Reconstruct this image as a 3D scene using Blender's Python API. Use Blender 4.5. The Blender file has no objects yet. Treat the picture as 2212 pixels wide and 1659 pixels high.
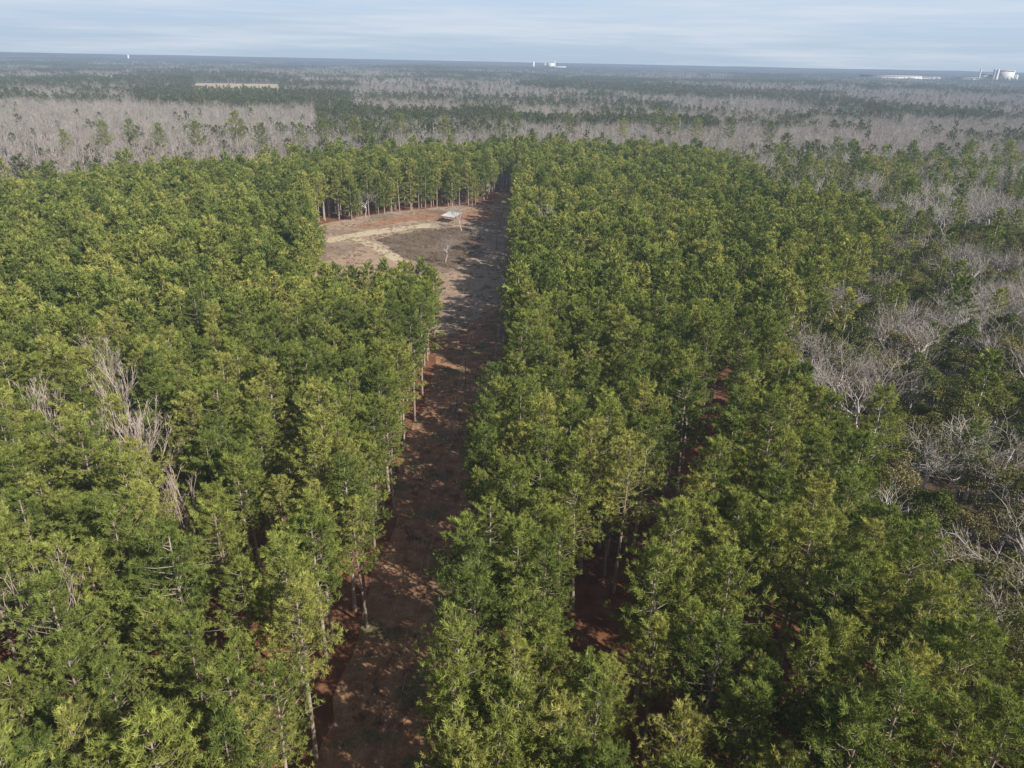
import bpy, math, random
import numpy as np
from mathutils import Matrix, Vector, noise
PI=math.pi; R=math.radians
C=bpy.context.scene.collection
rng=np.random.default_rng(7); random.seed(7)

# ---------------------------------------------------------------- camera
CAMH=65.0; PITCH=23.8; ROLL=1.15; FOC=1579.0
cd=bpy.data.cameras.new('camera'); cam=bpy.data.objects.new('camera',cd); C.objects.link(cam)
CM=Matrix.Rotation(R(90-PITCH),4,'X')@Matrix.Rotation(R(ROLL),4,'Z')
CM=Matrix.Translation((0,0,CAMH))@CM
cam.matrix_world=CM
cd.sensor_width=36; cd.lens=36*FOC/2212; cd.clip_start=0.5; cd.clip_end=90000
bpy.context.scene.camera=cam
CR=CM.to_3x3(); CRI=CR.inverted()
def at(X,Y,z=0.0):
    d=CR@Vector(((X-1106)/FOC,(829.5-Y)/FOC,-1))
    t=(z-CAMH)/d.z
    return Vector((d.x*t,d.y*t,z))
def pxs(P):
    A=np.array(CRI); v=(P-np.array([0,0,CAMH]))@A.T
    z=np.maximum(-v[:,2],1e-3)
    X=1106+FOC*v[:,0]/z; Y=829.5-FOC*v[:,1]/z
    X[v[:,2]>-1]=-9999
    return X,Y

# ---------------------------------------------------------------- tagging
def tag(o,label=None,cat=None,group=None,kind=None):
    if label:
        if len(label.split())>16: print('LONG',label)
        o['label']=label
    if cat: o['category']=cat
    if group: o['group']=group
    if kind: o['kind']=kind
    return o
def empty(name,loc,rz=0,sc=1):
    o=bpy.data.objects.new(name,None); C.objects.link(o)
    o.location=loc; o.rotation_euler=(0,0,rz); o.scale=(sc,sc,sc) if not hasattr(sc,'__len__') else sc
    o.empty_display_size=0.5
    return o

# ---------------------------------------------------------------- materials
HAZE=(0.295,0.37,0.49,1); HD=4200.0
def newmat(name):
    m=bpy.data.materials.new(name); m.use_nodes=True; nt=m.node_tree; nt.nodes.clear(); return m,nt
def N(nt,t,**k):
    n=nt.nodes.new(t)
    for a,b in k.items(): setattr(n,a,b)
    return n
def math_(nt,op,a,b=None,clamp=False):
    n=N(nt,'ShaderNodeMath',operation=op); n.use_clamp=clamp
    for i,v in enumerate((a,b)):
        if v is None: continue
        if isinstance(v,(int,float)): n.inputs[i].default_value=v
        else: nt.links.new(v,n.inputs[i])
    return n.outputs[0]
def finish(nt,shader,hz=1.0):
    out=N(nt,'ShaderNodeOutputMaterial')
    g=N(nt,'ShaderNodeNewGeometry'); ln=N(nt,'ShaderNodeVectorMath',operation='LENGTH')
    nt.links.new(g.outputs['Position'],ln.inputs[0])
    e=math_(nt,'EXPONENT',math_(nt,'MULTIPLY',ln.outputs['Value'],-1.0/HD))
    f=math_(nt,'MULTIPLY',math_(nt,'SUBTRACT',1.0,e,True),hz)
    em=N(nt,'ShaderNodeEmission'); em.inputs[0].default_value=HAZE  # haze painted into each material as a glow growing with distance from origin
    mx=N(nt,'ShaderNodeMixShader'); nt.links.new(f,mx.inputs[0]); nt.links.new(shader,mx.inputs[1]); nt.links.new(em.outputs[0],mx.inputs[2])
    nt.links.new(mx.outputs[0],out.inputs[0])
def ramp(nt,fac,stops):
    r=N(nt,'ShaderNodeValToRGB'); el=r.color_ramp.elements
    while len(el)<len(stops): el.new(0.5)
    for e,(p,c) in zip(el,stops): e.position=p; e.color=(*c,1)
    if fac is not None: nt.links.new(fac,r.inputs[0])
    return r.outputs[0]
def mixc(nt,f,a,b,mode='MIX'):
    n=N(nt,'ShaderNodeMix',data_type='RGBA',blend_type=mode)
    for s,v in ((0,f),(6,a),(7,b)):
        if isinstance(v,(int,float)): n.inputs[s].default_value=v
        elif isinstance(v,tuple): n.inputs[s].default_value=(*v,1)
        else: nt.links.new(v,n.inputs[s])
    return n.outputs[2]
def noise_(nt,scale,detail=3,vec=None,rough=0.55):
    n=N(nt,'ShaderNodeTexNoise'); n.inputs['Scale'].default_value=scale; n.inputs['Detail'].default_value=detail; n.inputs['Roughness'].default_value=rough
    if vec is None:
        g=N(nt,'ShaderNodeNewGeometry'); vec=g.outputs['Position']
    nt.links.new(vec,n.inputs['Vector']); return n.outputs[0]

def foliage_mat(name,stops,trans=0.3,stand=0.5):
    m,nt=newmat(name)
    oi=N(nt,'ShaderNodeObjectInfo')
    st=noise_(nt,0.018,2)
    f=math_(nt,'ADD',math_(nt,'MULTIPLY',oi.outputs['Random'],1-stand*0.6),math_(nt,'MULTIPLY',math_(nt,'SUBTRACT',st,0.35),stand*1.6),True)
    col=ramp(nt,f,stops)
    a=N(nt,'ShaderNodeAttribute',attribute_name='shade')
    col=mixc(nt,1.0,col,ramp(nt,a.outputs['Fac'],[(0,(0.36,0.38,0.34)),(0.5,(0.98,0.97,0.9)),(1,(1.72,1.64,1.5))]),'MULTIPLY')  # tuft tone multiplier; on pines it carries painted dark interiors and lit tips
    d=N(nt,'ShaderNodeBsdfDiffuse'); nt.links.new(col,d.inputs[0])
    t=N(nt,'ShaderNodeBsdfTranslucent'); nt.links.new(mixc(nt,1.0,col,(1.3,1.25,0.65),'MULTIPLY'),t.inputs[0])
    mx=N(nt,'ShaderNodeMixShader'); mx.inputs[0].default_value=trans
    nt.links.new(d.outputs[0],mx.inputs[1]); nt.links.new(t.outputs[0],mx.inputs[2])
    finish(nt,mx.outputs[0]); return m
def wood_mat(name,a,b,scale=3.0):
    m,nt=newmat(name)
    oi=N(nt,'ShaderNodeObjectInfo')
    f=math_(nt,'ADD',math_(nt,'MULTIPLY',oi.outputs['Random'],0.6),math_(nt,'MULTIPLY',noise_(nt,scale,2),0.5),True)
    col=ramp(nt,f,[(0.1,a),(0.9,b)])
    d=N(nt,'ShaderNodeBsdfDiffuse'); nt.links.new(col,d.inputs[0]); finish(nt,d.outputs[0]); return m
def plain_mat(name,c,rough=0.6,metal=0.0,var=0.12,scale=0.5,hz=1.0):
    m,nt=newmat(name); p=N(nt,'ShaderNodeBsdfPrincipled')
    col=mixc(nt,noise_(nt,scale,4),tuple(v*(1-var) for v in c),tuple(min(1,v*(1+var)) for v in c))
    nt.links.new(col,p.inputs['Base Color']); p.inputs['Roughness'].default_value=rough; p.inputs['Metallic'].default_value=metal
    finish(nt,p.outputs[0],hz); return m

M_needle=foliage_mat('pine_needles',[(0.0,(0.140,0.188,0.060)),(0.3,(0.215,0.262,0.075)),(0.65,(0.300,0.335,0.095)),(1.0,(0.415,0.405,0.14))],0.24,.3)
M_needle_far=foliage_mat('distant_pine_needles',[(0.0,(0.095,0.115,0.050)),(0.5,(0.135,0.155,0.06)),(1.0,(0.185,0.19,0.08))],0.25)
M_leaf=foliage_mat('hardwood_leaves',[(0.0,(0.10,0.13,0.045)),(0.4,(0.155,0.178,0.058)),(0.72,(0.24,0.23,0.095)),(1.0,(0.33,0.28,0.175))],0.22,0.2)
M_bark=wood_mat('pine_bark',(0.32,0.24,0.185),(0.54,0.445,0.375))
M_bare=wood_mat('bare_grey_wood',(0.46,0.42,0.38),(0.70,0.66,0.61),1.0)
M_twig=wood_mat('bare_twigs',(0.34,0.29,0.25),(0.56,0.51,0.46),0.3)
M_dead=wood_mat('dead_pine_wood',(0.48,0.37,0.31),(0.64,0.54,0.47),0.5)
M_bare_far=wood_mat('distant_bare_wood',(0.31,0.26,0.215),(0.54,0.485,0.43),0.01)
M_trunk_far=wood_mat('distant_pale_trunks',(0.52,0.475,0.43),(0.74,0.70,0.65),0.01)
M_weed=wood_mat('dry_weeds',(0.20,0.14,0.10),(0.36,0.28,0.20),0.05)

# ---------------------------------------------------------------- geometry collector (triangles)
class G:
    def __init__(s): s.V=[];s.T=[];s.M=[];s.S=[];s.n=0
    def add(s,V,T,mi=0,shade=0.5):
        V=np.asarray(V,float).reshape(-1,3); T=np.asarray(T,int).reshape(-1,3)
        s.V.append(V); s.T.append(T+s.n); s.M.append(np.full(len(T),mi))
        s.S.append(np.full(len(V),shade) if np.isscalar(shade) else np.asarray(shade)); s.n+=len(V)
    def tube(s,P,r,sides=4,mi=0,shade=0.5):
        P=[Vector(p) for p in P]; n=len(P); V=[]
        for i,p in enumerate(P):
            d=(P[min(i+1,n-1)]-P[max(i-1,0)]).normalized()
            a=d.orthogonal().normalized(); b=d.cross(a)
            for k in range(sides):
                t=2*PI*k/sides; V.append(p+(a*math.cos(t)+b*math.sin(t))*r[i])
        T=[]
        for i in range(n-1):
            for k in range(sides):
                a0=i*sides+k; a1=i*sides+(k+1)%sides
                T+=[(a0,a1,a1+sides),(a0,a1+sides,a0+sides)]
        s.add(V,T,mi,shade)
    def blades(s,cen,out,size,nb,hw,spread=1.0,up=0.4,mi=0,shade=None,rg=None):
        rg=rg or rng; n=len(cen)
        d=out[:,None,:]*0.9+rg.normal(0,0.6*spread,(n,nb,3)); d[:,:,2]+=up
        d/=np.linalg.norm(d,axis=2,keepdims=True)
        L=size[:,None]*rg.uniform(0.6,1.15,(n,nb))
        sd=np.cross(d,rg.normal(0,1,(n,nb,3))); sd/=np.maximum(np.linalg.norm(sd,axis=2,keepdims=True),1e-6)
        b=cen[:,None,:]+rg.normal(0,0.12,(n,nb,3))*size[:,None,None]
        V=np.stack([b-sd*hw,b+sd*hw,b+d*L[:,:,None]],axis=2).reshape(-1,3)
        T=np.arange(len(V)).reshape(-1,3)
        if shade is None: shade=rg.uniform(0,1,n)
        S=np.repeat(shade,nb*3)
        s.add(V,T,mi,S)
    def leaves(s,cen,out,size,mi=0,shade=None,rg=None):
        rg=rg or rng; n=len(cen)
        nn=out+rg.normal(0,0.7,(n,3)); nn/=np.linalg.norm(nn,axis=1,keepdims=True)
        a=np.cross(nn,rg.normal(0,1,(n,3))); a/=np.maximum(np.linalg.norm(a,axis=1,keepdims=True),1e-6); b=np.cross(nn,a)
        sz=(size*rg.uniform(0.6,1.3,n))[:,None]
        V=np.stack([cen-a*sz,cen+b*sz*0.7,cen+a*sz,cen-b*sz*0.6],axis=1).reshape(-1,3)
        q=np.arange(n)[:,None]*4
        T=np.concatenate([q+[[0,1,2]],q+[[0,2,3]]],axis=0)
        s.add(V,T,mi,np.repeat(rg.uniform(0,1,n) if shade is None else shade,4))
    def get(s):
        return np.concatenate(s.V),np.concatenate(s.T),np.concatenate(s.M),np.concatenate(s.S)
def tri_mesh(name,V,T,M,S,mats,extra=None,smooth=False):
    me=bpy.data.meshes.new(name)
    me.vertices.add(len(V)); me.vertices.foreach_set('co',V.astype(np.float32).ravel())
    me.loops.add(len(T)*3); me.loops.foreach_set('vertex_index',T.astype(np.int32).ravel())
    me.polygons.add(len(T)); me.polygons.foreach_set('loop_start',np.arange(0,len(T)*3,3,dtype=np.int32))
    try: me.polygons.foreach_set('loop_total',np.full(len(T),3,dtype=np.int32))
    except Exception: pass
    me.polygons.foreach_set('material_index',M.astype(np.int32))
    for m in mats: me.materials.append(m)
    me.update(calc_edges=True)
    a=me.attributes.new('shade','FLOAT','POINT'); a.data.foreach_set('value',S.astype(np.float32))
    if extra:
        for k,(ty,arr) in extra.items():
            a=me.attributes.new(k,ty,'POINT'); a.data.foreach_set('value',arr)
    return me
def gmesh(name,g,mats): return tri_mesh(name,*g.get(),mats)
def obj(name,me,parent=None):
    o=bpy.data.objects.new(name,me); C.objects.link(o)
    if parent: o.parent=parent
    return o

# ---------------------------------------------------------------- tree generators -> (trunk G, crown G)
def pine(seed,H=20.,base=8.5,Rr=3.2,nl=64,tl=14,nb=15,hw=0.038,sz=0.44,limbs=True,sides=7):
    rg=np.random.default_rng(seed); tr=G(); cr=G()
    lean=rg.normal(0,0.35,2)
    def ax(h): t=h/H; return np.array([lean[0]*math.sin(t*2.5)*t*1.4,lean[1]*math.sin(t*2.1+.5)*t*1.4,h])
    hs=np.linspace(0,H*0.95,7 if limbs else 3)
    tr.tube([ax(h) for h in hs],[0.22*(1-h/H)**0.8+0.02 for h in hs],sides)
    if limbs:
        for i in range(9):   # dead stubs below the crown
            h=rg.uniform(base*0.45,base); az=rg.uniform(0,2*PI); L=rg.uniform(.4,1.3); p=ax(h)
            tr.tube([p,p+np.array([math.cos(az)*L,math.sin(az)*L,rg.uniform(-.1,.2)])],[0.03,0.012],3)
    cen=[];out=[];siz=[];sh=[]
    az=rg.uniform(0,6); lob=rg.uniform(0,2*PI)
    for i in range(nl):
        t=(i+rg.uniform(0,1))/nl; h=base+(H-base)*(t**0.94)*0.97
        az+=2.4+rg.normal(0,.35)
        prof=min(1.0,0.55+t*2.0)*((1-t)**0.55*0.94+0.13)
        L=Rr*prof*rg.uniform(0.5,1.28)*(1+0.2*math.cos(az-lob)+.14*math.cos(3*az+lob))
        el=-0.02+0.60*t+rg.normal(0,.13)
        p0=ax(h); dh=np.array([math.cos(az),math.sin(az),0.0])
        lift=0.42+0.2*t
        def lp(s): return p0+dh*L*s*math.cos(el)+np.array([0,0,1])*(L*s*math.sin(el)+lift*L*s*s*0.45)
        if limbs: tr.tube([lp(0),lp(.5),lp(.88)],[0.05*(1-t*.6),0.03,0.01],3)
        side=np.array([-dh[1],dh[0],0])
        k=max(2,int(tl*(0.45+0.65*L/Rr)))
        bs=rg.uniform(0,1)
        for j in range(k):
            s=0.34+0.68*((j+rg.uniform(0,1))/k)**0.75
            wv=(1.12-abs(s-0.65))*0.32*L
            c=lp(s)+side*rg.uniform(-1,1)*wv+np.array([0,0,rg.uniform(-.10,.24)])
            o=dh*0.5+side*rg.uniform(-.5,.5)+np.array([0,0,.65]); o/=np.linalg.norm(o)
            cen.append(c);out.append(o);siz.append(sz*rg.uniform(.7,1.25));sh.append(min(1,max(0,bs*.45+(s-.3)*rg.uniform(.3,.9))))  # inner tufts darker, tips brighter: crown shading put into the tone
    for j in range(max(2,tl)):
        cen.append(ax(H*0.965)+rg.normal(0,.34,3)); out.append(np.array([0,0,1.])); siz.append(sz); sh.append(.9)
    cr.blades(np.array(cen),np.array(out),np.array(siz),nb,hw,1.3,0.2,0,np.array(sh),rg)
    return tr,cr
def bare(seed,H=16.,levels=5,spread=0.62,kids=3,mid=1,rmin=0.02,fan=3,fhw=0.014,fl=0.75,tsplit=1,up=0.12,r0=0.2,first=0.36,keep=.66,widen=1.0):
    rg=random.Random(seed); tr=G(); cr=G(); nr=np.random.default_rng(seed)
    tips=[];tdir=[]
    def grow(p,d,L,r,lev):
        seg=3 if lev<=2 else (2 if lev<levels else 1)
        P=[p.copy()];dd=d.copy();q=p.copy()
        for i in range(seg):
            dd=(dd+Vector((rg.gauss(0,.17),rg.gauss(0,.17),rg.gauss(0,.1)+up*0.5))).normalized()
            q=q+dd*L/seg; P.append(q.copy())
        r2=max(rmin,r*keep)
        g=tr if lev<=tsplit else cr
        g.tube(P,[r+(r2-r)*i/seg for i in range(seg+1)],6 if lev==0 else (4 if lev<=2 else 3),0,rg.random())
        if lev>=levels:
            tips.append(np.array(q)); tdir.append(np.array(dd)); return
        n=kids+(1 if lev==0 else 0)
        a0=rg.uniform(0,6.28); o1=dd.orthogonal().normalized(); o2=dd.cross(o1)
        for k in range(n):
            a=a0+2*PI*k/n+rg.uniform(-.6,.6); s=spread*rg.uniform(.5,1.4)
            nd=(dd*math.cos(s)+(o1*math.cos(a)+o2*math.sin(a))*math.sin(s)); nd.z+=up; nd.normalize()
            grow(q,nd,L*rg.uniform(.62,.9)*(1.0 if lev else .82),r2*0.85 if k else r2,lev+1)
        for k in range(mid):
            if lev==0 : continue
            b=P[len(P)//2]; a=rg.uniform(0,6.28); s=spread*1.3
            nd=(dd*math.cos(s)+(o1*math.cos(a)+o2*math.sin(a))*math.sin(s)).normalized()
            grow(b,nd,L*rg.uniform(.5,.8),r2*0.7,lev+1)
    grow(Vector((0,0,-.1)),Vector((0,0,1)),H*first,r0,0)
    cr.blades(np.array(tips),np.array(tdir),np.full(len(tips),fl),fan,fhw,0.7,0.25,0,None,nr)
    mz=max(v[:,2].max() for v in cr.V); k=H/mz
    for g in (tr,cr):
        g.V=[v*np.array([k*widen,k*widen,k]) for v in g.V]
    return tr,cr
def broad(seed,H=13.,Rr=4.6,lumps=20,nleaf=6000,size=0.15,limbs=True):
    rg=np.random.default_rng(seed); tr=G(); cr=G()
    tr.tube([(0,0,-.1),(.1,.1,H*.25),(-.1,.15,H*.5),(0,0,H*.75)],[.26,.2,.14,.05],6)
    cs=[];rs=[]
    for i in range(lumps):
        a=i*2.4+rg.normal(0,.3); q=math.sqrt((i+.5)/lumps); rr=Rr*0.80*q
        z=H*0.84-(q**2)*H*0.36+rg.normal(0,.85)
        cs.append((math.cos(a)*rr,math.sin(a)*rr,z)); rs.append(Rr*rg.uniform(.19,.36))
        if limbs:
            c=cs[-1]; tr.tube([(0,0,H*rg.uniform(.25,.5)),(c[0]*.5,c[1]*.5,c[2]*.72),c],[.11,.07,.03],4)
    cs=np.array(cs);rs=np.array(rs)
    idx=rg.integers(0,lumps,nleaf); u=rg.normal(0,1,(nleaf,3)); u/=np.linalg.norm(u,axis=1,keepdims=True)
    u[:,2]=np.where(u[:,2]<-.35,-u[:,2],u[:,2])
    rad=rs[idx]*(1-np.abs(rg.normal(0,.25,nleaf)))*(1+.35*np.sin(u[:,0]*9+idx)*np.sin(u[:,1]*8)*np.sin(u[:,2]*7+idx*2))
    p=cs[idx]+u*rad[:,None]*np.array([1,1,.8])
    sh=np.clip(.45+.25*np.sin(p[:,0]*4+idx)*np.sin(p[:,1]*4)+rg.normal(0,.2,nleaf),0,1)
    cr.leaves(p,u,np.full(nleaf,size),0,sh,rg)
    return tr,cr
def merged(tc,mi_t,mi_c):
    g=G()
    for gg,mi in ((tc[0],mi_t),(tc[1],mi_c)):
        if not gg.V: continue
        V,T,M,S=gg.get(); g.add(V,T,mi,S)
    return g.get()

# ---------------------------------------------------------------- terrain
def sm(a,b,x):
    t=np.clip((x-a)/(b-a),0,1); return t*t*(3-2*t)
def hnoise(x,y,s,o=0.0):
    return noise.noise(Vector((x/s+o,y/s-o,o*1.7)))
def terr(x,y):
    d=math.hypot(x,y)
    if d<900: return 0.0
    a=float(sm(900,3500,d)); b=float(sm(6500,15000,d))
    return a*14*hnoise(x,y,900,3.1)+b*(40*hnoise(x,y,4200,7.7)+20*hnoise(x,y,1500,1.1)+18)
rad=[0]+list(np.arange(20,620,20))+list(np.geomspace(640,60000,80)); seg=288
V=[(0,0,0)];F=[]
for i,r_ in enumerate(rad[1:]):
    for k in range(seg):
        a=2*PI*k/seg; x=r_*math.cos(a); y=r_*math.sin(a); V.append((x,y,terr(x,y)))
for k in range(seg): F.append((0,1+k,1+(k+1)%seg))
for i in range(len(rad)-2):
    b0=1+i*seg;b1=b0+seg
    for k in range(seg): F.append((b0+k,b1+k,b1+(k+1)%seg,b0+(k+1)%seg))
me=bpy.data.meshes.new('ground'); me.from_pydata(V,[],F); me.update()
for p in me.polygons: p.use_smooth=True
m,nt=newmat('forest_floor')
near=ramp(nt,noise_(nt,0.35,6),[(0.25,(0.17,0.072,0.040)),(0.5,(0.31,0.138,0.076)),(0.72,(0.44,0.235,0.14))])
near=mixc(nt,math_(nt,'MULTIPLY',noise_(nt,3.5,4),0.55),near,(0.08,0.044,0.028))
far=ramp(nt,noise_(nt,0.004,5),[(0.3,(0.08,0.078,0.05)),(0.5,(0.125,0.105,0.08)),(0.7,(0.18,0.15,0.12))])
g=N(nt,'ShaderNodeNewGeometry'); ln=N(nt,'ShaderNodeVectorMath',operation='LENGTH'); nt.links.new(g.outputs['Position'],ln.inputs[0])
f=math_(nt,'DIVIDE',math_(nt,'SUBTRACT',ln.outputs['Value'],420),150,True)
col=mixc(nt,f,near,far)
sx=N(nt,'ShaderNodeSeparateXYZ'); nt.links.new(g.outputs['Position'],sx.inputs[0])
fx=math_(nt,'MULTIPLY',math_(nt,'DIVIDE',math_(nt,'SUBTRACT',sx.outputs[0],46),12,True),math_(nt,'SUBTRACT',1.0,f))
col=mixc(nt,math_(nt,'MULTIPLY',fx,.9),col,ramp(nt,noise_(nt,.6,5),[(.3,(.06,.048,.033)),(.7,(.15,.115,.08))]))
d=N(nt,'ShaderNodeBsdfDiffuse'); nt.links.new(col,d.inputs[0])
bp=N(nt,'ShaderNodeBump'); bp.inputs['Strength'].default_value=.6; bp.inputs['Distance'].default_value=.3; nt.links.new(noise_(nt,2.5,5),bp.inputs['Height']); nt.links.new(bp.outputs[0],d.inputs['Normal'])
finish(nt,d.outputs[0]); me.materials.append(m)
tag(obj('ground',me),kind='structure')

# ---------------------------------------------------------------- layout regions (world metres; the lane runs along +Y)
def wob(y,s,a,o): return a*noise.noise(Vector((y/s,o,0.3)))
def lane_l(y): return -17.0+wob(y,20,2.0,2.2)-min(1,max(0,(y-55)/60))*.8
def lane_r(y):
    b=-4.9+min(1,max(0,(y-100)/50))*3.9
    return b+wob(y,13,2.2,5.5)
CLEAR=[(-17,186),(-34,180),(-53,181),(-68,250),(-81,290),(-83,306),(-58,338),(-34,355),(-12,366),(0,366),(0,186)]
L2=[(8.0,58),(11.2,65.6),(25.7,90),(36,115),(44.5,137),(53,157),(74,188),(100,225),(126,262),(139,300)]
T=lambda *L:[(at(a,b,17).x,at(a,b,17).y) for a,b in L]
HWB=[(58,-30),(54,30)]+T((2212,1275),(2000,1215),(1870,1030),(1790,880),(1700,775))+[(55,143),(64,162),(88,190),(112,225),(132,262),(140,300)]
farE=[at(30,400,19),at(300,358,19),at(600,340,19),at(900,318,19),at(1200,305,19),at(1500,322,19),at(1630,352,19),at(1655,400,19)]
PINE=[(p.x,p.y) for p in farE]+HWB[::-1]+[(58,-60),(-175,-60),(-215,190)]
def inpoly(x,y,P):
    x=np.asarray(x);y=np.asarray(y); c=np.zeros(x.shape,bool); n=len(P)
    for i in range(n):
        x1,y1=P[i];x2,y2=P[(i+1)%n]
        if y1==y2: continue
        k=((y1>y)!=(y2>y))&(x<(x2-x1)*(y-y1)/(y2-y1)+x1); c^=k
    return c
def dline(x,y,L):
    d=np.full(x.shape,1e9)
    for (x1,y1),(x2,y2) in zip(L[:-1],L[1:]):
        t=np.clip(((x-x1)*(x2-x1)+(y-y1)*(y2-y1))/((x2-x1)**2+(y2-y1)**2),0,1)
        d=np.minimum(d,np.hypot(x-x1-t*(x2-x1),y-y1-t*(y2-y1)))
    return d
def openground(x,y,m=0.0):
    ll=np.array([lane_l(v) for v in y]); lr=np.array([lane_r(v) for v in y])
    a=(x>ll-m)&(x<lr+m)&(y<368)
    a|=(x>-11-m)&(x<1+m)&(y>=360)&(y<410)
    a|=inpoly(x,y,CLEAR)
    return a

# ---------------------------------------------------------------- lane, clearing, tracks
def sheet(name,rows,mat,z):
    nx=len(rows[0]); V=[(x,y,z) for r in rows for x,y in r]; F=[]
    for i in range(len(rows)-1):
        for j in range(nx-1):
            a=i*nx+j; F.append((a,a+1,a+1+nx,a+nx))
    me=bpy.data.meshes.new(name); me.from_pydata(V,[],F); me.update(); me.materials.append(mat)
    return tag(obj(name,me),kind='structure')
def earth(name,stops,patch,pf,sc=.5,psc=.12,bump=.5):
    m,nt=newmat(name)
    col=ramp(nt,noise_(nt,sc,7,rough=.7),stops)
    pn=ramp(nt,noise_(nt,psc,5),[(pf,(0,0,0)),(pf+.1,(1,1,1))])
    col=mixc(nt,pn,col,ramp(nt,noise_(nt,sc*4,5),[(.3,tuple(v*.55 for v in patch)),(.7,patch)]))
    col=mixc(nt,math_(nt,'MULTIPLY',ramp(nt,noise_(nt,4.5,4),[(.5,(0,0,0)),(.65,(1,1,1))]),.4),col,(.10,.065,.04))
    d=N(nt,'ShaderNodeBsdfDiffuse'); nt.links.new(col,d.inputs[0])
    bp=N(nt,'ShaderNodeBump'); bp.inputs['Strength'].default_value=bump; bp.inputs['Distance'].default_value=.25; nt.links.new(noise_(nt,2.2,6),bp.inputs['Height']); nt.links.new(bp.outputs[0],d.inputs['Normal'])
    finish(nt,d.outputs[0]); return m
M_lane=earth('lane_earth',[(.28,(.27,.130,.073)),(.5,(.43,.235,.142)),(.72,(.60,.39,.255))],(.31,.255,.135),.52,.5,.16)
M_clear=earth('clearing_earth',[(.25,(.36,.24,.165)),(.5,(.48,.345,.25)),(.75,(.58,.445,.335))],(.40,.30,.22),.50,.3,.05)
M_brush=earth('brush_earth',[(.25,(.16,.12,.093)),(.5,(.24,.18,.14)),(.75,(.34,.26,.20))],(.19,.145,.115),.5,.5,.08)
M_soil=earth('orange_soil',[(.25,(.33,.16,.09)),(.5,(.44,.235,.14)),(.75,(.54,.34,.22))],(.34,.21,.14),.55,.5,.1)
M_track=earth('pale_track',[(.25,(.56,.45,.30)),(.5,(.66,.54,.38)),(.75,(.74,.62,.46))],(.58,.46,.32),.62,.5,.15,.15)
M_rut=earth('rut_earth',[(.25,(.38,.25,.17)),(.5,(.50,.36,.26)),(.75,(.60,.46,.35))],(.34,.22,.15),.50,.5,.3,.2)
rows=[]
for y in np.arange(-60,408,3.0):
    l,r_=(lane_l(y)-1.2,lane_r(y)+1.0) if y<366 else (-11,1)
    l+=wob(y,4,1.6,8.8); r_+=wob(y,4,1.6,9.9)
    rows.append([(l+(r_-l)*t,y) for t in (0,.33,.66,1)])
sheet('lane',rows,M_lane,.02)
def poly_sheet(name,P,mat,z,jit=1.2,step=3.0):
    Q=[]
    for (x1,y1),(x2,y2) in zip(P,P[1:]+P[:1]):
        n=max(1,int(math.hypot(x2-x1,y2-y1)/step))
        for i in range(n):
            t=i/n; Q.append((x1+(x2-x1)*t+random.uniform(-jit,jit),y1+(y2-y1)*t+random.uniform(-jit,jit),z))
    me=bpy.data.meshes.new(name); me.from_pydata(Q,[],[tuple(range(len(Q)))]); me.update(); me.materials.append(mat)
    return tag(obj(name,me),kind='structure')
A=lambda *L:[(at(a,b).x,at(a,b).y) for a,b in L]
poly_sheet('clearing',[(-14,180),(-34,176),(-57,177),(-71,250),(-84,290),(-86,308),(-60,341),(-35,358),(-12,368),(-3,368),(-2.5,300),(-4,205)],M_clear,.045)
poly_sheet('soil_band',A((740,494),(850,471),(930,459),(1060,452),(1090,462),(1092,478),(1030,480),(960,471),(880,478),(800,492)),M_soil,.065,1.0)
BR=A((815,519),(850,508),(905,499),(1000,491),(1036,500),(1040,530),(1015,555),(980,580),(930,575),(870,556))
poly_sheet('brush_patch',BR,M_brush,.085,1.0,2.2)
def strip(name,pts,w,mat,z):
    P=[Vector((p[0],p[1],0)) for p in pts]; Q=[]
    for a,b in zip(P[:-1],P[1:]):
        n=max(1,int((b-a).length/3))
        Q+=[a+(b-a)*i/n for i in range(n)]
    Q.append(P[-1]); rows=[]
    for i,q in enumerate(Q):
        d=(Q[min(i+1,len(Q)-1)]-Q[max(i-1,0)]).normalized(); s=Vector((-d.y,d.x,0))
        ww=w*(1+.35*noise.noise(Vector((i*.6,w,z*50)))); off=noise.noise(Vector((i*.2,3,w)))*.4
        rows.append([((q+s*(off+ww*t)).x,(q+s*(off+ww*t)).y) for t in (-.5,0,.5)])
    return sheet(name,rows,mat,z)
strip('field_track',A((700,522),(760,510),(830,499),(900,490),(950,487)),8,M_track,.105)
strip('field_track',A((768,516),(800,529),(840,548),(870,570)),5.0,M_track,.11)
for off in (-.8,.8):
    strip('wheel_track',[(x+off,y) for x,y in ((-6.2,80),(-4.4,120),(-3.4,150),(-3.1,190),(-2.8,240),(-3.0,300),(-3.6,345),(-5,375),(-5.5,405))],.5,M_rut,.12)

# ---------------------------------------------------------------- tree meshes
pineH=[pine(100+i,H=h,base=b,Rr=r_) for i,(h,b,r_) in enumerate([(20,9.0,3.6),(21,9.5,3.35),(19,8.2,3.8),(20.5,10.0,3.2),(18.5,8.0,3.5),(21.5,9.5,3.9)])]
pineM=[pine(200+i,H=h,base=b,Rr=r_,nl=42,tl=9,nb=8,hw=.11,sz=.74,sides=5,limbs=False) for i,(h,b,r_) in enumerate([(20,8.5,3.6),(21,9,3.4),(19,7.5,3.8),(18.5,8,3.4)])]
pineM.append(pine(210,H=18,base=3.0,Rr=3.8,nl=60,tl=9,nb=7,hw=.12,sz=.85,sides=5,limbs=False))
pineL=[pine(300+i,H=h,base=b,Rr=r_,nl=18,tl=4,nb=5,hw=.36,sz=1.4,sides=4,limbs=False) for i,(h,b,r_) in enumerate([(15,3.5,4.1),(17,4,3.9),(13,3,4.4)])]
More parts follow.
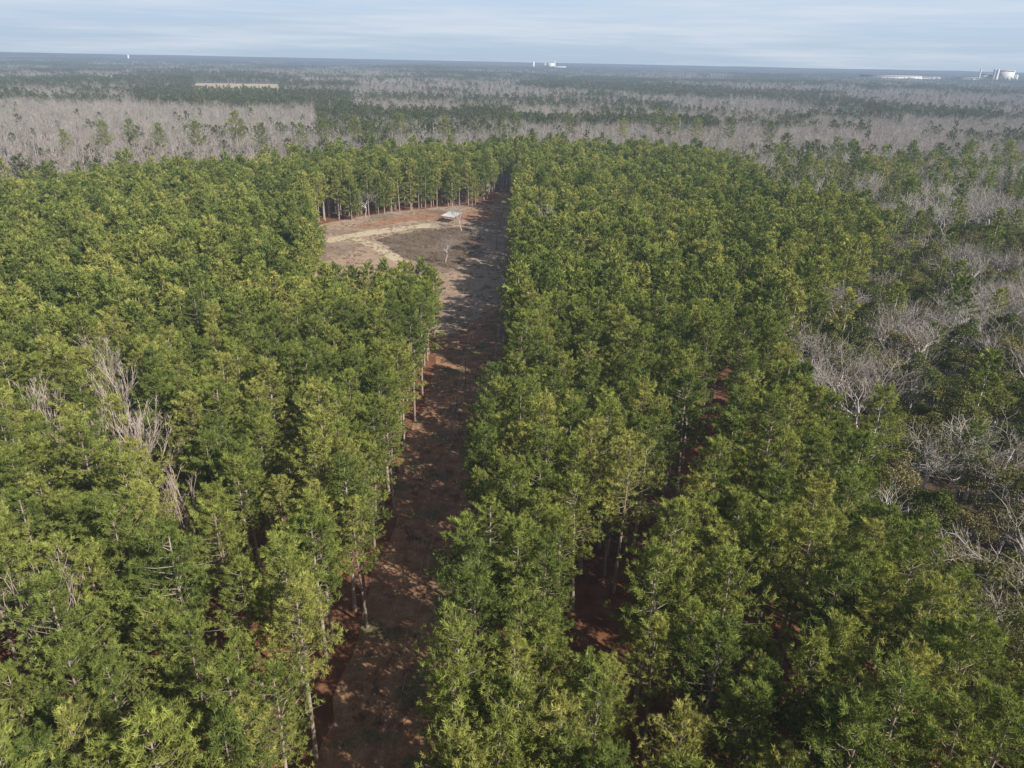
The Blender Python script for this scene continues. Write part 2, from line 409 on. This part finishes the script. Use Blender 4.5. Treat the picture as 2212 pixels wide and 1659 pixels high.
bareH=[bare(10+i,H=h,levels=5,spread=s,r0=r0,rmin=.021,fan=4,fhw=.016,fl=.95,kids=2,mid=1,keep=.70,first=.33,tsplit=2,widen=w) for i,(h,s,r0,w) in enumerate([(17,.62,.32,1.15),(15.5,.72,.30,1.15),(18,.56,.30,1.1),(14.5,.68,.27,1.2)])]
bareM=[bare(20+i,H=h,levels=4,spread=s,rmin=.035,fan=4,fhw=.028,fl=1.3,r0=.32,kids=2,mid=1,keep=.71,first=.34,widen=1.1) for i,(h,s) in enumerate([(17,.62),(15,.72),(18,.56)])]
bareL=[bare(30+i,H=h,levels=3,spread=s,rmin=.085,kids=2,mid=1,fan=2,fhw=.085,fl=2.0,r0=.30,first=f,tsplit=1) for i,(h,s,f) in enumerate([(15,.5,.5),(18,.36,.6),(13,.62,.4)])]
broadH=[broad(40+i,H=h,Rr=r_) for i,(h,r_) in enumerate([(14,4.6),(12.5,5.0),(16,4.4)])]
broadM=[broad(50+i,H=h,Rr=r_,nleaf=1200,size=.34,limbs=False) for i,(h,r_) in enumerate([(14,4.6),(12,4.4)])]
deadG=[bare(60+i,H=21.5,levels=4,spread=.24,kids=2,mid=1,rmin=.03,fan=5,fhw=.024,fl=1.2,up=.34,r0=.2,first=.42,widen=1.15,keep=.7) for i in range(2)]

# ---------------------------------------------------------------- scatter points
keep_off=[]
dead_px=[(75,860,17.5),(232,930,17.5),(290,940,17.5),(405,1045,17),(335,955,17),(210,760,17.5),(250,825,17.5),(8,1330,17),(1168,465,17)]
deads=[at(a,b,z) for a,b,z in dead_px]
for p in deads:
    q=p*(1-3.6/math.hypot(p.x,p.y)); keep_off.append((p.x,p.y,3.2)); keep_off.append((q.x,q.y,3.8))
keep_off.append((32,163,5.0)); keep_off.append((-30,350,7))
gx=np.arange(-230,330,4.2); gy=np.arange(-24,560,4.2)
X,Y=np.meshgrid(gx,gy); X=X+rng.normal(0,1.0,X.shape); Y=Y+rng.normal(0,1.1,Y.shape)+((np.arange(X.shape[1])%2)*2.1)[None,:]
X=X.ravel();Y=Y.ravel()
k=inpoly(X,Y,PINE); X=X[k];Y=Y[k]
k=~openground(X,Y,0.3)
hw2=np.where(Y<120,3.3,2.2)+np.array([1.8*noise.noise(Vector((a/9,b/9,3))) for a,b in zip(X,Y)]); k&=~((dline(X,Y,L2)<hw2))
k&=~(dline(X,Y,[(-27,55),(-30,75),(-34,108)])<1.4)
k&=~(dline(X,Y,[(-95,130),(-60,175),(-50,190)])<1.2)
k&=rng.uniform(0,1,X.shape)>np.where(Y<75,.05,.03)
for a,b,r_ in keep_off: k&=np.hypot(X-a,Y-b)>r_
X=X[k];Y=Y[k]
pd=np.hypot(X,Y); o=np.argsort(pd); X=X[o];Y=Y[o];pd=pd[o]
pscale=np.clip(rng.normal(.99,.10,len(X))+np.array([.12*noise.noise(Vector((a/20,b/20,8))) for a,b in zip(X,Y)]),.68,1.20); prot=rng.uniform(0,2*PI,len(X))
pscale=np.where((X<-18)&(X>-62)&(Y>158)&(Y<192),np.minimum(pscale*.90,.95),pscale)
PX,PY=pxs(np.stack([X,Y,np.full(len(X),15.0)],1))
vis=(PX>-40)&(PX<2252)&(PY<1720)&(PY>0)
idxv=np.nonzero(vis)[0]; near=idxv[:300]; isn=np.zeros(len(X),bool); isn[near]=True

# hardwood zone grid
hx=np.arange(20,470,6.2); hy=np.arange(-20,620,6.2)
HX,HY=np.meshgrid(hx,hy); HX=(HX+rng.normal(0,1.7,HX.shape)).ravel(); HY=(HY+rng.normal(0,1.7,HY.shape)).ravel()
k=(~inpoly(HX,HY,PINE))&(dline(HX,HY,L2)>3)&(HX>38)&(HY<460+HX*.2)
k&=(np.arctan2(HX,HY)<.85)
HX=HX[k];HY=HY[k]; hd=np.hypot(HX,HY); o=np.argsort(hd); HX=HX[o];HY=HY[o];hd=hd[o]
HXp,HYp=pxs(np.stack([HX,HY,np.full(len(HX),12.0)],1))
cl=np.array([noise.noise(Vector((a/32,b/32,4.4)))+.6*noise.noise(Vector((a/11,b/11,1.4))) for a,b in zip(HX,HY)])
u=rng.uniform(0,1,len(HX))
edge=dline(HX,HY,HWB)
hk=np.where(cl*.7+1.0*(u-.5)>np.where(HY>230,.13,.20),0,1); hk=np.where((rng.uniform(0,1,len(HX))<np.where(edge<12,.24,.09)),2,hk)
hk=np.where((HY>330)&(u<.2),2,hk)
hv=(HXp>-50)&(HXp<2270)&(HYp<1720)
hsc=np.where(hk==0,rng.uniform(.92,1.2,len(HX)),rng.uniform(.72,1.15,len(HX)))

def inst_tree(name,meshes,loc,rz,sc,label,cat,group):
    e=empty(name,loc,rz,sc); tag(e,label,cat,group)
    for pn,me in meshes: obj(pn,me,e)
    return e
pmesh=[(('trunk',gmesh('pine_trunk',a,[M_bark])),('crown',gmesh('pine_crown',b,[M_needle]))) for a,b in pineH]
bmesh_=[(('trunk',gmesh('bare_trunk',a,[M_bare])),('crown',gmesh('bare_crown',b,[M_twig]))) for a,b in bareH]
lmesh=[(('trunk',gmesh('leafy_trunk',a,[M_bare])),('crown',gmesh('leafy_crown',b,[M_leaf]))) for a,b in broadH]
dmesh=[(('trunk',gmesh('dead_trunk',a,[M_dead])),('crown',gmesh('dead_crown',b,[M_dead]))) for a,b in deadG]

ORD=['first','second','third','fourth','fifth','sixth','seventh','eighth','ninth','tenth','eleventh','twelfth','thirteenth','fourteenth','fifteenth','sixteenth','seventeenth','eighteenth','nineteenth','twentieth','twenty-first','twenty-second','twenty-third','twenty-fourth','twenty-fifth','twenty-sixth','twenty-seventh','twenty-eighth','twenty-ninth','thirtieth']
def where(x,y):
    h='far left' if x<300 else 'left' if x<600 else 'left of centre' if x<900 else 'centre' if x<1250 else 'right of centre' if x<1550 else 'right' if x<1850 else 'far right'
    v='bottom edge' if y>1450 else 'lower quarter' if y>1200 else 'below middle' if y>1000 else 'middle' if y>820 else 'above middle'
    return h,v
eL=[];eR=[]
for i in near:
    if X[i]<-12 and X[i]>-21.5: eL.append(i)
    elif X[i]>-9 and X[i]<2.0 and Y[i]>30 and Y[i]<140: eR.append(i)
for L in (eL,eR): L.sort(key=lambda i:Y[i])
oL={i:n for n,i in enumerate(eL)}; oR={i:n for n,i in enumerate(eR)}
for i in near:
    if i in oL and oL[i]<30: lab='%s pine from the camera along the left edge of the dirt lane'%ORD[oL[i]]; grp='pines lining the left edge of the lane'
    elif i in oR and oR[i]<30: lab='%s pine from the camera along the right edge of the dirt lane'%ORD[oR[i]]; grp='pines lining the right edge of the lane'
    else:
        h,v=where(PX[i],PY[i])
        st='left stand' if X[i]<-10 else ('strip between lane and clay track' if X[i]<np.interp(Y[i],[p[1] for p in L2],[p[0] for p in L2]) else 'stand right of clay track')
        lab='green pine in the %s, photo %s, %s'%(st,v,h); grp='pines of the %s, %s, %s'%(st,v,h)
    inst_tree('pine_tree',pmesh[rng.integers(0,6)],(X[i],Y[i],0),prot[i],pscale[i],lab,'pine tree',grp)
labs=['tall brown leafless dead pine at the left border, above middle','brown dead pine, leftmost of the dead cluster in the left stand','brown dead pine, second from left in the left stand cluster','brown dead pine nearest the camera in the left stand','brown dead pine at the right end of the left stand cluster','faded dead pine farthest back in the left stand','reddish dead pine just behind the dead cluster in the left stand','rust brown bare tree at the lower left border','pale bare tree among green pines right of the far lane end']
for n,p in enumerate(deads):
    inst_tree('dead_tree',dmesh[n%2],(p.x,p.y,0),random.uniform(0,6),random.uniform(.98,1.06),labs[n],'dead tree',None)
nb=nl=0; hind=np.zeros(len(HX),bool)
for i in range(len(HX)):
    if not hv[i] or hd[i]>340: continue
    h,v=where(HXp[i],HYp[i])
    if HYp[i]<620: v='far back'
    dx='near the pine edge' if edge[i]<14 else 'deep in the hardwood' 
    if hk[i]==0 and nb<230:
        nb+=1; hind[i]=True
        inst_tree('bare_tree',bmesh_[rng.integers(0,4)],(HX[i],HY[i],0),rng.uniform(0,6.28),hsc[i],'leafless pale grey tree %s, photo %s, %s'%(dx,v,h),'bare tree','bare hardwoods %s, %s, %s'%(dx,v,h))
    elif hk[i]==1 and nl<250:
        nl+=1; hind[i]=True
        inst_tree('leafy_tree',lmesh[rng.integers(0,3)],(HX[i],HY[i],0),rng.uniform(0,6.28),hsc[i],'olive evergreen with rounded crown %s, photo %s, %s'%(dx,v,h),'evergreen tree','evergreen hardwoods %s, %s, %s'%(dx,v,h))
tall=[(235,352,27),(355,362,26),(430,356,28),(518,352,30),(575,358,26),(655,345,25),(775,338,27),(800,336,25),(870,332,26),(965,328,26),(1080,322,28),(1110,322,26),(1230,322,27),(1340,326,26),(1420,330,31),(1445,332,30),(1500,332,28),(1570,338,27),(1655,345,27),(1690,372,26),(150,362,22),(700,345,25),(290,345,24),(1790,395,25),(1950,400,24)]
for n,(a,b,h) in enumerate(sorted(tall)):
    p=at(a,b,0); s=h/20.
    inst_tree('tall_pine_tree',pmesh[(0,2,5)[n%3]],(p.x,p.y,0),random.uniform(0,6),(s*1.2,s*1.2,s),'%s tall dark pine from the left, rising above grey woods beyond the stand'%ORD[n],'pine tree','tall old pines beyond the stand')

# ---------------------------------------------------------------- stuff by geometry nodes (prototype faces live in the same mesh)
def stuff(name,protos,mats,P,var,rot,scl,label,cat):
    Vs=[];Ts=[];Ms=[];Ss=[];pid=[];n=0
    for k,(V,T,M,S) in enumerate(protos):
        Vs.append(V);Ts.append(T+n);Ms.append(M);Ss.append(S);pid.append(np.full(len(V),k));n+=len(V)
    Vs.append(P);Ss.append(np.zeros(len(P)));pid.append(np.full(len(P),-1))
    V=np.concatenate(Vs)
    me=tri_mesh(name,V,np.concatenate(Ts),np.concatenate(Ms),np.concatenate(Ss),mats,{
        'pid':('INT',np.concatenate(pid).astype(np.int32)),
        'variant':('INT',np.concatenate([np.full(n,-1),var]).astype(np.int32)),
        'turn':('FLOAT',np.concatenate([np.zeros(n),rot]).astype(np.float32)),
        'size':('FLOAT',np.concatenate([np.ones(n),scl]).astype(np.float32))})
    o=obj(name,me); tag(o,label,cat,kind='stuff')
    ng=bpy.data.node_groups.new(name,'GeometryNodeTree')
    ng.interface.new_socket('Geometry',in_out='INPUT',socket_type='NodeSocketGeometry')
    ng.interface.new_socket('Geometry',in_out='OUTPUT',socket_type='NodeSocketGeometry')
    gi=ng.nodes.new('NodeGroupInput');go=ng.nodes.new('NodeGroupOutput'); jn=ng.nodes.new('GeometryNodeJoinGeometry')
    def attr(nm,ty):
        a=ng.nodes.new('GeometryNodeInputNamedAttribute'); a.data_type=ty; a.inputs[0].default_value=nm
        return [s for s in a.outputs if s.enabled and s.name=='Attribute'][0]
    def eq(nm,v):
        c=ng.nodes.new('FunctionNodeCompare'); c.data_type='INT'; c.operation='EQUAL'
        ins=[s for s in c.inputs if s.enabled]; ng.links.new(attr(nm,'INT'),ins[0]); ins[1].default_value=v
        return [s for s in c.outputs if s.enabled][0]
    def sep(gs,sel):
        s=ng.nodes.new('GeometryNodeSeparateGeometry'); s.domain='POINT'; ng.links.new(gs,s.inputs[0]); ng.links.new(sel,s.inputs['Selection']); return s.outputs[0]
    pts=sep(gi.outputs[0],eq('pid',-1))
    cx=ng.nodes.new('ShaderNodeCombineXYZ'); ng.links.new(attr('turn','FLOAT'),cx.inputs[2])
    er=ng.nodes.new('FunctionNodeEulerToRotation'); ng.links.new(cx.outputs[0],er.inputs[0])
    sc=attr('size','FLOAT')
    for k in range(len(protos)):
        ip=ng.nodes.new('GeometryNodeInstanceOnPoints')
        ng.links.new(pts,ip.inputs['Points']); ng.links.new(eq('variant',k),ip.inputs['Selection'])
        ng.links.new(sep(gi.outputs[0],eq('pid',k)),ip.inputs['Instance'])
        ng.links.new(er.outputs[0],ip.inputs['Rotation']); ng.links.new(sc,ip.inputs['Scale'])
        ng.links.new(ip.outputs[0],jn.inputs[0])
    ng.links.new(jn.outputs[0],go.inputs[0])
    md=o.modifiers.new('scatter','NODES'); md.node_group=ng
    return o
r_i=np.nonzero(~isn)[0]
protos=[merged(t,0,1) for t in pineH[:4]]+[merged(t,0,1) for t in pineM]
var=np.where(pd[r_i]<150,rng.integers(0,4,len(r_i)),4+rng.integers(0,4,len(r_i)))
dc=dline(X[r_i],Y[r_i],CLEAR[3:9]); var=np.where((dc<7)&(rng.uniform(0,1,len(r_i))<.6),8,var)
stuff('pine_forest',protos,[M_bark,M_needle],np.stack([X[r_i],Y[r_i],np.zeros(len(r_i))],1),var,prot[r_i],pscale[r_i],'green pine plantation canopy stretching back to the grey bare woods','forest')
r_i=np.nonzero(~hind)[0]
protos=[merged(bareM[k],0,1) for k in range(3)]+[merged(broadM[k],0,2) for k in range(2)]+[merged(pineM[k],0,3) for k in (0,2)]+[merged(pineH[0],0,3)]
kk=hk[r_i]; rr=rng.integers(0,99,len(r_i))
var=np.where(kk==0,rr%3,np.where(kk==1,3+rr%2,np.where(hd[r_i]<140,7,5+rr%2)))
stuff('mixed_woods',protos,[M_bare,M_twig,M_leaf,M_needle],np.stack([HX[r_i],HY[r_i],np.zeros(len(r_i))],1),var,rng.uniform(0,6.28,len(r_i)),hsc[r_i],'mixed grey bare and dark green woods on the right beyond the pines','forest')

# distant forest
FIELD=[(p.x,p.y) for p in (at(405,203),at(610,205),at(600,184),at(425,181))]
def grid(y0,y1,s):
    ax=np.arange(-.86*y1,.86*y1,s); ay=np.arange(y0,y1,s)
    a,b=np.meshgrid(ax,ay); a=(a+rng.normal(0,s*.35,a.shape)).ravel(); b=(b+rng.normal(0,s*.35,b.shape)).ravel()
    k=np.abs(a)<.84*b; return a[k],b[k]
FX=[];FY=[];FV=[];FS=[]
def nz(x,y,sx,sy,o): return np.array([noise.noise(Vector((a/sx,b/sy,o)))+.5*noise.noise(Vector((a/sx*2.7,b/sy*2.7,o+3)))+.35*noise.noise(Vector((a/sx*6,b/sy*5,o+5))) for a,b in zip(x,y)])
FE=[(p.x,p.y) for p in farE]
def green_prob(x,y):
    Xp,Yp=pxs(np.stack([x,y,np.full(len(x),15.)],1))
    n=nz(x,y,240,190,2.0)
    g=np.where(n>.12,.85,np.where(n>.0,.25,.03))
    far=(y>1350); n2=nz(x,y,560,700,9.0); g=np.where(far,np.where(n2>.10,.88,np.where(n2>-.03,.4,.06)),g)
    g=np.where((y>530)&(y<770),np.where(n>.25,.6,.012),g)
    g=np.where((y<=530),np.where(n>.05,.30,.05),g)
    w=n*70
    g=np.where((y>775+w)&(y<890+w)&(Xp>680)&(Xp<1900),.93,g)
    g=np.where((y>640)&(y<960)&(Xp<680),.02,g)
    g=np.where((y>980+w)&(y<1450)&(Xp>290)&(Xp<760),.95,g)
    g=np.where((y>980)&(y<1500)&(Xp<290),np.where(n>-.05,.7,.1),g)
    g=np.where((Xp>1550)&(y<1000)&(y>560),np.where(n>.2,.45,.02),g)
    de=dline(x,y,FE); g=np.where((de<26)&(Xp>560),.60,np.where((de<24),.30,g))
    return g
lowB=[merged(bareL[k],3 if k==1 else 0,1) for k in range(3)]; lowP=[merged(pineL[k],0,2) for k in range(3)]
def patch(kind,seed):
    rg=np.random.default_rng(seed); g=G()
    for i in range(15):
        x,y=rg.uniform(-21,21,2); s=rg.uniform(.7,1.1); a=rg.uniform(0,6.28)
        V,T,M,S=(lowB if (kind=='b') else lowP)[i%3] if rg.uniform()<.88 else (lowP if kind=='b' else lowB)[i%3]
        c,sn=math.cos(a),math.sin(a); W=V*s; W=np.stack([W[:,0]*c-W[:,1]*sn+x,W[:,0]*sn+W[:,1]*c+y,W[:,2]],1)
        g.V.append(W);g.T.append(T+g.n);g.M.append(M);g.S.append(S);g.n+=len(W)
    return g.get()
patches=[patch('b',1),patch('b',2),patch('p',3),patch('p',4)]
near_p=[merged(pineM[0],0,4),merged(pineM[2],0,4)]
for (y0,y1,s,mode) in ((300,1000,7.2,0),(1000,1900,11.5,0),(1900,4200,42,1),(4200,9500,70,1)):
    a,b=grid(y0,y1,s)
    if y0==300:
        k=~inpoly(a,b,PINE)&~((a>20)&(b<460+a*.2)); a=a[k];b=b[k]
    k=~inpoly(a,b,FIELD); a=a[k];b=b[k]
    g_=green_prob(a,b); u=rng.uniform(0,1,len(a)); rr=rng.integers(0,99,len(a))
    if mode==0:
        v=np.where(u<g_,3+rr%3,rr%3); sc=rng.uniform(.65,1.08,len(a))
        if y0==300:
            ed=(dline(a,b,FE)<45)&(v>=3); v=np.where(ed,10+rr%2,v); sc=np.where(ed,rng.uniform(.75,1.25,len(a)),sc)
            lt=(a<-180)&(b>640)&(v<3); v=np.where(lt&(u<.6),1,v)
    else: v=6+np.where(u<g_,2+rr%2,rr%2); sc=rng.uniform(.9,1.15,len(a))*(1 if s<50 else 1.35)
    FX.append(a);FY.append(b);FV.append(v);FS.append(sc)
FX=np.concatenate(FX);FY=np.concatenate(FY);FV=np.concatenate(FV);FS=np.concatenate(FS)
FZ=np.array([terr(a,b) for a,b in zip(FX,FY)])-.2
stuff('distant_forest',lowB+lowP+patches+near_p,[M_bare_far,M_bare_far,M_needle_far,M_trunk_far,M_needle],np.stack([FX,FY,FZ],1),FV,rng.uniform(0,6.28,len(FX)),FS,'hazy distant woods of grey bare trees and dark pine bands reaching the horizon','forest')
print('FAR',len(FX),'PINES',len(X),'HW',len(HX),nb,nl)
me=bpy.data.meshes.new('field'); me.from_pydata([(x,y,terr(x,y)+.5) for x,y in FIELD],[],[(0,1,2,3)]); me.materials.append(M_track); tag(obj('field',me),kind='structure')

# ---------------------------------------------------------------- dry weeds in the lane and clearing
wp=[]
for k in range(2):
    g=G(); rg=np.random.default_rng(70+k); n=9
    c=rg.normal(0,.35,(n,3)); c[:,2]=0
    g.blades(c,np.tile([0,0,1.],(n,1)),np.full(n,.45+.4*k),5,.03,.55,.6,0,None,rg); wp.append(g.get())
wx=rng.uniform(-84,1,34000); wy=rng.uniform(35,368,34000)
k=openground(wx,wy,-.8)&(np.array([noise.noise(Vector((a/7,b/7,0)))for a,b in zip(wx,wy)])>-.1)
wx=wx[k];wy=wy[k]
inb=inpoly(wx,wy,BR)
ok=inb|(rng.uniform(0,1,len(wx))<.3); wx=wx[ok];wy=wy[ok];inb=inb[ok]
stuff('dry_weeds',wp,[M_weed],np.stack([wx,wy,np.full(len(wx),.05)],1),np.where(inb,1,0),rng.uniform(0,6.28,len(wx)),rng.uniform(.6,1.2,len(wx)),'dry brown weeds and grass tufts on the lane and clearing floor','grass')
for a,b,s,lab in ((962,568,.66,'wide leafless shrub at the near side of the clearing'),(997,500,.7,'slim bare tree standing right beside the white roofed shelter'),(1027,520,.38,'small bare shrub in the clearing right of the brush patch'),(962,500,.25,'tiny bare sapling in front of the shelter'),(790,468,.8,'bare tree against the pines at the far left of the clearing')):
    p=at(a,b,0); inst_tree('bare_shrub' if s<.68 else 'bare_tree',bmesh_[random.randrange(4)],(p.x,p.y,0),random.uniform(0,6),s,lab,'shrub' if s<.68 else 'bare tree',None)

# ---------------------------------------------------------------- shelter
M_white=plain_mat('white_metal_roof',(.82,.83,.82),.4,.0,.03); M_post=plain_mat('weathered_post',(.20,.155,.12),.8)
def boxg(g,x0,x1,y0,y1,z0,z1,mi=0):
    V=[(x0,y0,z0),(x1,y0,z0),(x1,y1,z0),(x0,y1,z0),(x0,y0,z1),(x1,y0,z1),(x1,y1,z1),(x0,y1,z1)]
    T=[(0,2,1),(0,3,2),(4,5,6),(4,6,7),(0,1,5),(0,5,4),(1,2,6),(1,6,5),(2,3,7),(2,7,6),(3,0,4),(3,4,7)]
    g.add(V,T,mi)
sp=at(976,479,0); S=empty('open_shelter',(sp.x,sp.y,0.03),R(-32)); tag(S,'open sided pole shelter with white metal roof at the back of the clearing','shelter')
g=G(); W,D,h0,h1=3.5,3.3,2.7,3.8; n=46; V=[];Tt=[]
for i in range(n+1):
    x=-W+2*W*i/n; dz=.025 if i%2 else 0
    V+=[(x,D,h1+dz),(x,-D,h0+dz),(x,D,h1+dz-.05),(x,-D,h0+dz-.05)]
for i in range(n):
    a=i*4; Tt+=[(a,a+1,a+5),(a,a+5,a+4),(a+2,a+7,a+3),(a+2,a+6,a+7),(a+1,a+3,a+7),(a+1,a+7,a+5),(a,a+6,a+2),(a,a+4,a+6)]
g.add(V,Tt); obj('roof',gmesh('shelter_roof',g,[M_white]),S)
for x in (-W+.3,0,W-.3):
    for y,h in ((-D+.3,h0),(D-.3,h1-.05)):
        g=G(); g.tube([(x,y,0),(x,y,h-.02)],[.10,.09],8); obj('post',gmesh('shelter_post',g,[M_post]),S)
for y,h in ((-D+.3,h0),(D-.3,h1-.1)):
    g=G(); boxg(g,-W+.1,W-.1,y-.05,y+.05,h-.2,h-.02); obj('beam',gmesh('shelter_beam',g,[M_post]),S)

# ---------------------------------------------------------------- power line
M_pole=plain_mat('pole_wood',(.20,.17,.145),.8); M_wire=plain_mat('wire',(.35,.35,.36),.4,.6); M_ins=plain_mat('insulator',(.3,.3,.32),.3)
poles=[(-11.2,2),(-9.6,138),(-6.9,272),(-5.6,352)]
g=G(); g.tube([(0,0,-.5),(0,0,5),(0.03,0,10)],[.14,.12,.09],10); pm=gmesh('pole_post',g,[M_pole])
g=G(); boxg(g,-.45,.45,-.15,-.06,9.35,9.42); am=gmesh('pole_arm',g,[M_pole])
g=G(); g.tube([(0,0,0),(0,0,.08),(0,0,.2)],[.04,.06,.03],8); im=gmesh('pole_insulator',g,[M_ins])
labs=['','wooden utility pole in the shaded middle of the dirt lane','pale utility pole at the lane beside the clearing brush','farthest utility pole beside the narrow end of the lane']
for n,(x,y) in enumerate(poles):
    if n==0: continue
    e=empty('utility_pole',(x,y,0)); tag(e,labs[n],'utility pole','utility poles along the lane'); obj('post',pm,e); obj('crossarm',am,e)
    for s in (-.38,.38):
        q=obj('insulator',im,e); q.location=(s,-.11,9.42)
for s in (-.38,.38):
    for n,((x1,y1),(x2,y2)) in enumerate(zip(poles[:-1],poles[1:])):
        P=[]
        for i in range(25):
            t=i/24; P.append((x1+(x2-x1)*t+s,y1+(y2-y1)*t-.11,9.55-4*1.6*t*(1-t)*(abs(y2-y1)/135)**2))
        g=G(); g.tube(P,[.018]*25,4); o=obj('power_line',gmesh('power_line',g,[M_wire]))
        tag(o,'%s power wire strung over the lane, %s span'%('left' if s<0 else 'right',['nearest','middle','farthest'][n]),'power line','power lines along the lane')

# ---------------------------------------------------------------- distant buildings
M_bw=plain_mat('pale_cladding',(.85,.85,.85),.6,0,.03,.01,.38); M_br=plain_mat('grey_roofing',(.72,.73,.75),.6,0,.04,.01,.38); M_bd=plain_mat('dark_openings',(.12,.13,.15),.4)
def dirpt(X,dist):
    p=at(X,180,0); v=Vector((p.x,p.y,0)).normalized(); return v*dist
def hall(X,dist,w,dp,h,lab,grp=None,gable=.06,wins=6):
    p=dirpt(X,dist); e=empty('industrial_building',(p.x,p.y,terr(p.x,p.y)),math.atan2(p.y,p.x)-PI/2); tag(e,lab,'industrial building',grp)
    g=G(); boxg(g,-w/2,w/2,-dp/2,dp/2,0,h); obj('wall',gmesh('hall_wall',g,[M_bw]),e)
    g=G(); o=1.0; hr=h+.2; rh=w*gable
    V=[(-w/2-o,-dp/2-o,hr),(w/2+o,-dp/2-o,hr),(w/2+o,dp/2+o,hr),(-w/2-o,dp/2+o,hr),(-w/2-o,0,hr+rh),(w/2+o,0,hr+rh)]
    g.add(V,[(0,1,5),(0,5,4),(2,3,4),(2,4,5),(1,2,5),(3,0,4),(0,2,1),(0,3,2)]); obj('roof',gmesh('hall_roof',g,[M_br]),e)
    for i in range(wins):
        x=-w/2+w*(i+.5)/wins; g=G(); boxg(g,x-w/wins*.16,x+w/wins*.16,-dp/2-.35,-dp/2-.05,h*.3,h*.5); obj('window',gmesh('hall_window',g,[M_bd]),e)
    return e
def silo(X,dist,r_,h,lab,grp=None,name='storage_silo',cat='silo'):
    p=dirpt(X,dist); e=empty(name,(p.x,p.y,terr(p.x,p.y))); tag(e,lab,cat,grp)
    g=G(); g.tube([(0,0,0),(0,0,h)],[r_,r_],14); obj('wall',gmesh('silo_wall',g,[M_bw]),e)
    g=G(); g.tube([(0,0,h),(0,0,h+r_*.5)],[r_*1.03,.4],14); obj('roof',gmesh('silo_roof',g,[M_br]),e)
hall(2166,5200,90,80,66,'tall white factory block on the horizon at the far right',wins=5,gable=.02)
hall(2128,5260,80,60,48,'lower white factory wing left of the tall block at far right',wins=4,gable=.02)
hall(2085,5230,120,50,28,'long low white shed left of the far right factory',wins=6,gable=.01)
for n,xx in enumerate((2143,2149)): silo(xx,5100,8,70,['left','right'][n]+' white silo in front of the far right factory')
silo(2112,5150,4,72,'slim white stack above the far right factory wing',None,'chimney_stack','chimney')
silo(2192,5200,8,44,'short white silo at the right end of the factory')
hall(1920,5300,340,90,30,'long low white warehouse on the horizon left of the factory',wins=9,gable=.01)
hall(1990,5400,190,90,28,'second low white warehouse nearer the factory',wins=6,gable=.01)
hall(1190,7400,70,60,60,'tall white plant building in the middle of the horizon',wins=4,gable=.02)
hall(1206,7350,130,60,32,'low white wing right of the central horizon plant',wins=5,gable=.02)
silo(1176,7400,10,54,'white silo left of the central horizon plant')
silo(1151,7500,11,68,'lone white tower left of the central horizon plant',None,'water_tower','tower')
silo(1196,7300,5,80,'slim white tower rising over the central horizon plant',None,'chimney_stack','chimney')
silo(287,9500,9,50,'tiny white tower on the horizon at the far left',None,'water_tower','tower')
hall(1445,2150,24,14,9,'small house with pale wall among the distant woods',wins=3,gable=.15)

# ---------------------------------------------------------------- light
az=math.atan2(.78,-.62); el=R(37)
sv=Vector((math.sin(az)*math.cos(el),math.cos(az)*math.cos(el),math.sin(el)))
ld=bpy.data.lights.new('sun','SUN'); ld.energy=5.0; ld.angle=R(.5); ld.color=(1,.95,.85)
lo=bpy.data.objects.new('sun',ld); C.objects.link(lo); lo.rotation_euler=sv.to_track_quat('Z','Y').to_euler(); lo.location=(0,0,200)
w=bpy.data.worlds.new('World'); bpy.context.scene.world=w; w.use_nodes=True; nt=w.node_tree; nt.nodes.clear()
sky=N(nt,'ShaderNodeTexSky'); sky.sky_type='NISHITA'; sky.sun_disc=False; sky.sun_elevation=el; sky.sun_rotation=az; sky.air_density=1.0; sky.dust_density=1.0; sky.ozone_density=1.5
tc=N(nt,'ShaderNodeTexCoord'); mp=N(nt,'ShaderNodeMapping'); mp.inputs['Scale'].default_value=(1.5,1.5,30); mp.inputs['Rotation'].default_value=(0,R(1.5),0)
nt.links.new(tc.outputs['Generated'],mp.inputs[0])
nn=noise_(nt,1.5,7,mp.outputs[0],.6)
cf=ramp(nt,nn,[(.45,(0,0,0)),(.66,(1,1,1))])
sz=N(nt,'ShaderNodeSeparateXYZ'); nt.links.new(tc.outputs['Generated'],sz.inputs[0])
lowf=math_(nt,'SUBTRACT',1.0,math_(nt,'DIVIDE',math_(nt,'SUBTRACT',sz.outputs[2],.09),.09,True))
low=ramp(nt,math_(nt,'MULTIPLY',sz.outputs[2],6,True),[(0,(.45,.56,.69)),(.35,(.53,.66,.82)),(1,(.57,.70,.86))])
low=mixc(nt,1.0,low,(10,10,10),'MULTIPLY'); 
low=mixc(nt,math_(nt,'MULTIPLY',cf,.7),low,(7.3,7.8,8.5))
high=mixc(nt,.35,sky.outputs[0],(2.0,2.1,2.1))
col=mixc(nt,lowf,high,low)
bg=N(nt,'ShaderNodeBackground'); bg.inputs[1].default_value=.1; nt.links.new(col,bg.inputs[0])
wo=N(nt,'ShaderNodeOutputWorld'); nt.links.new(bg.outputs[0],wo.inputs[0])
vs=bpy.context.scene.view_settings; vs.view_transform='Standard'; vs.look='None'; vs.exposure=0
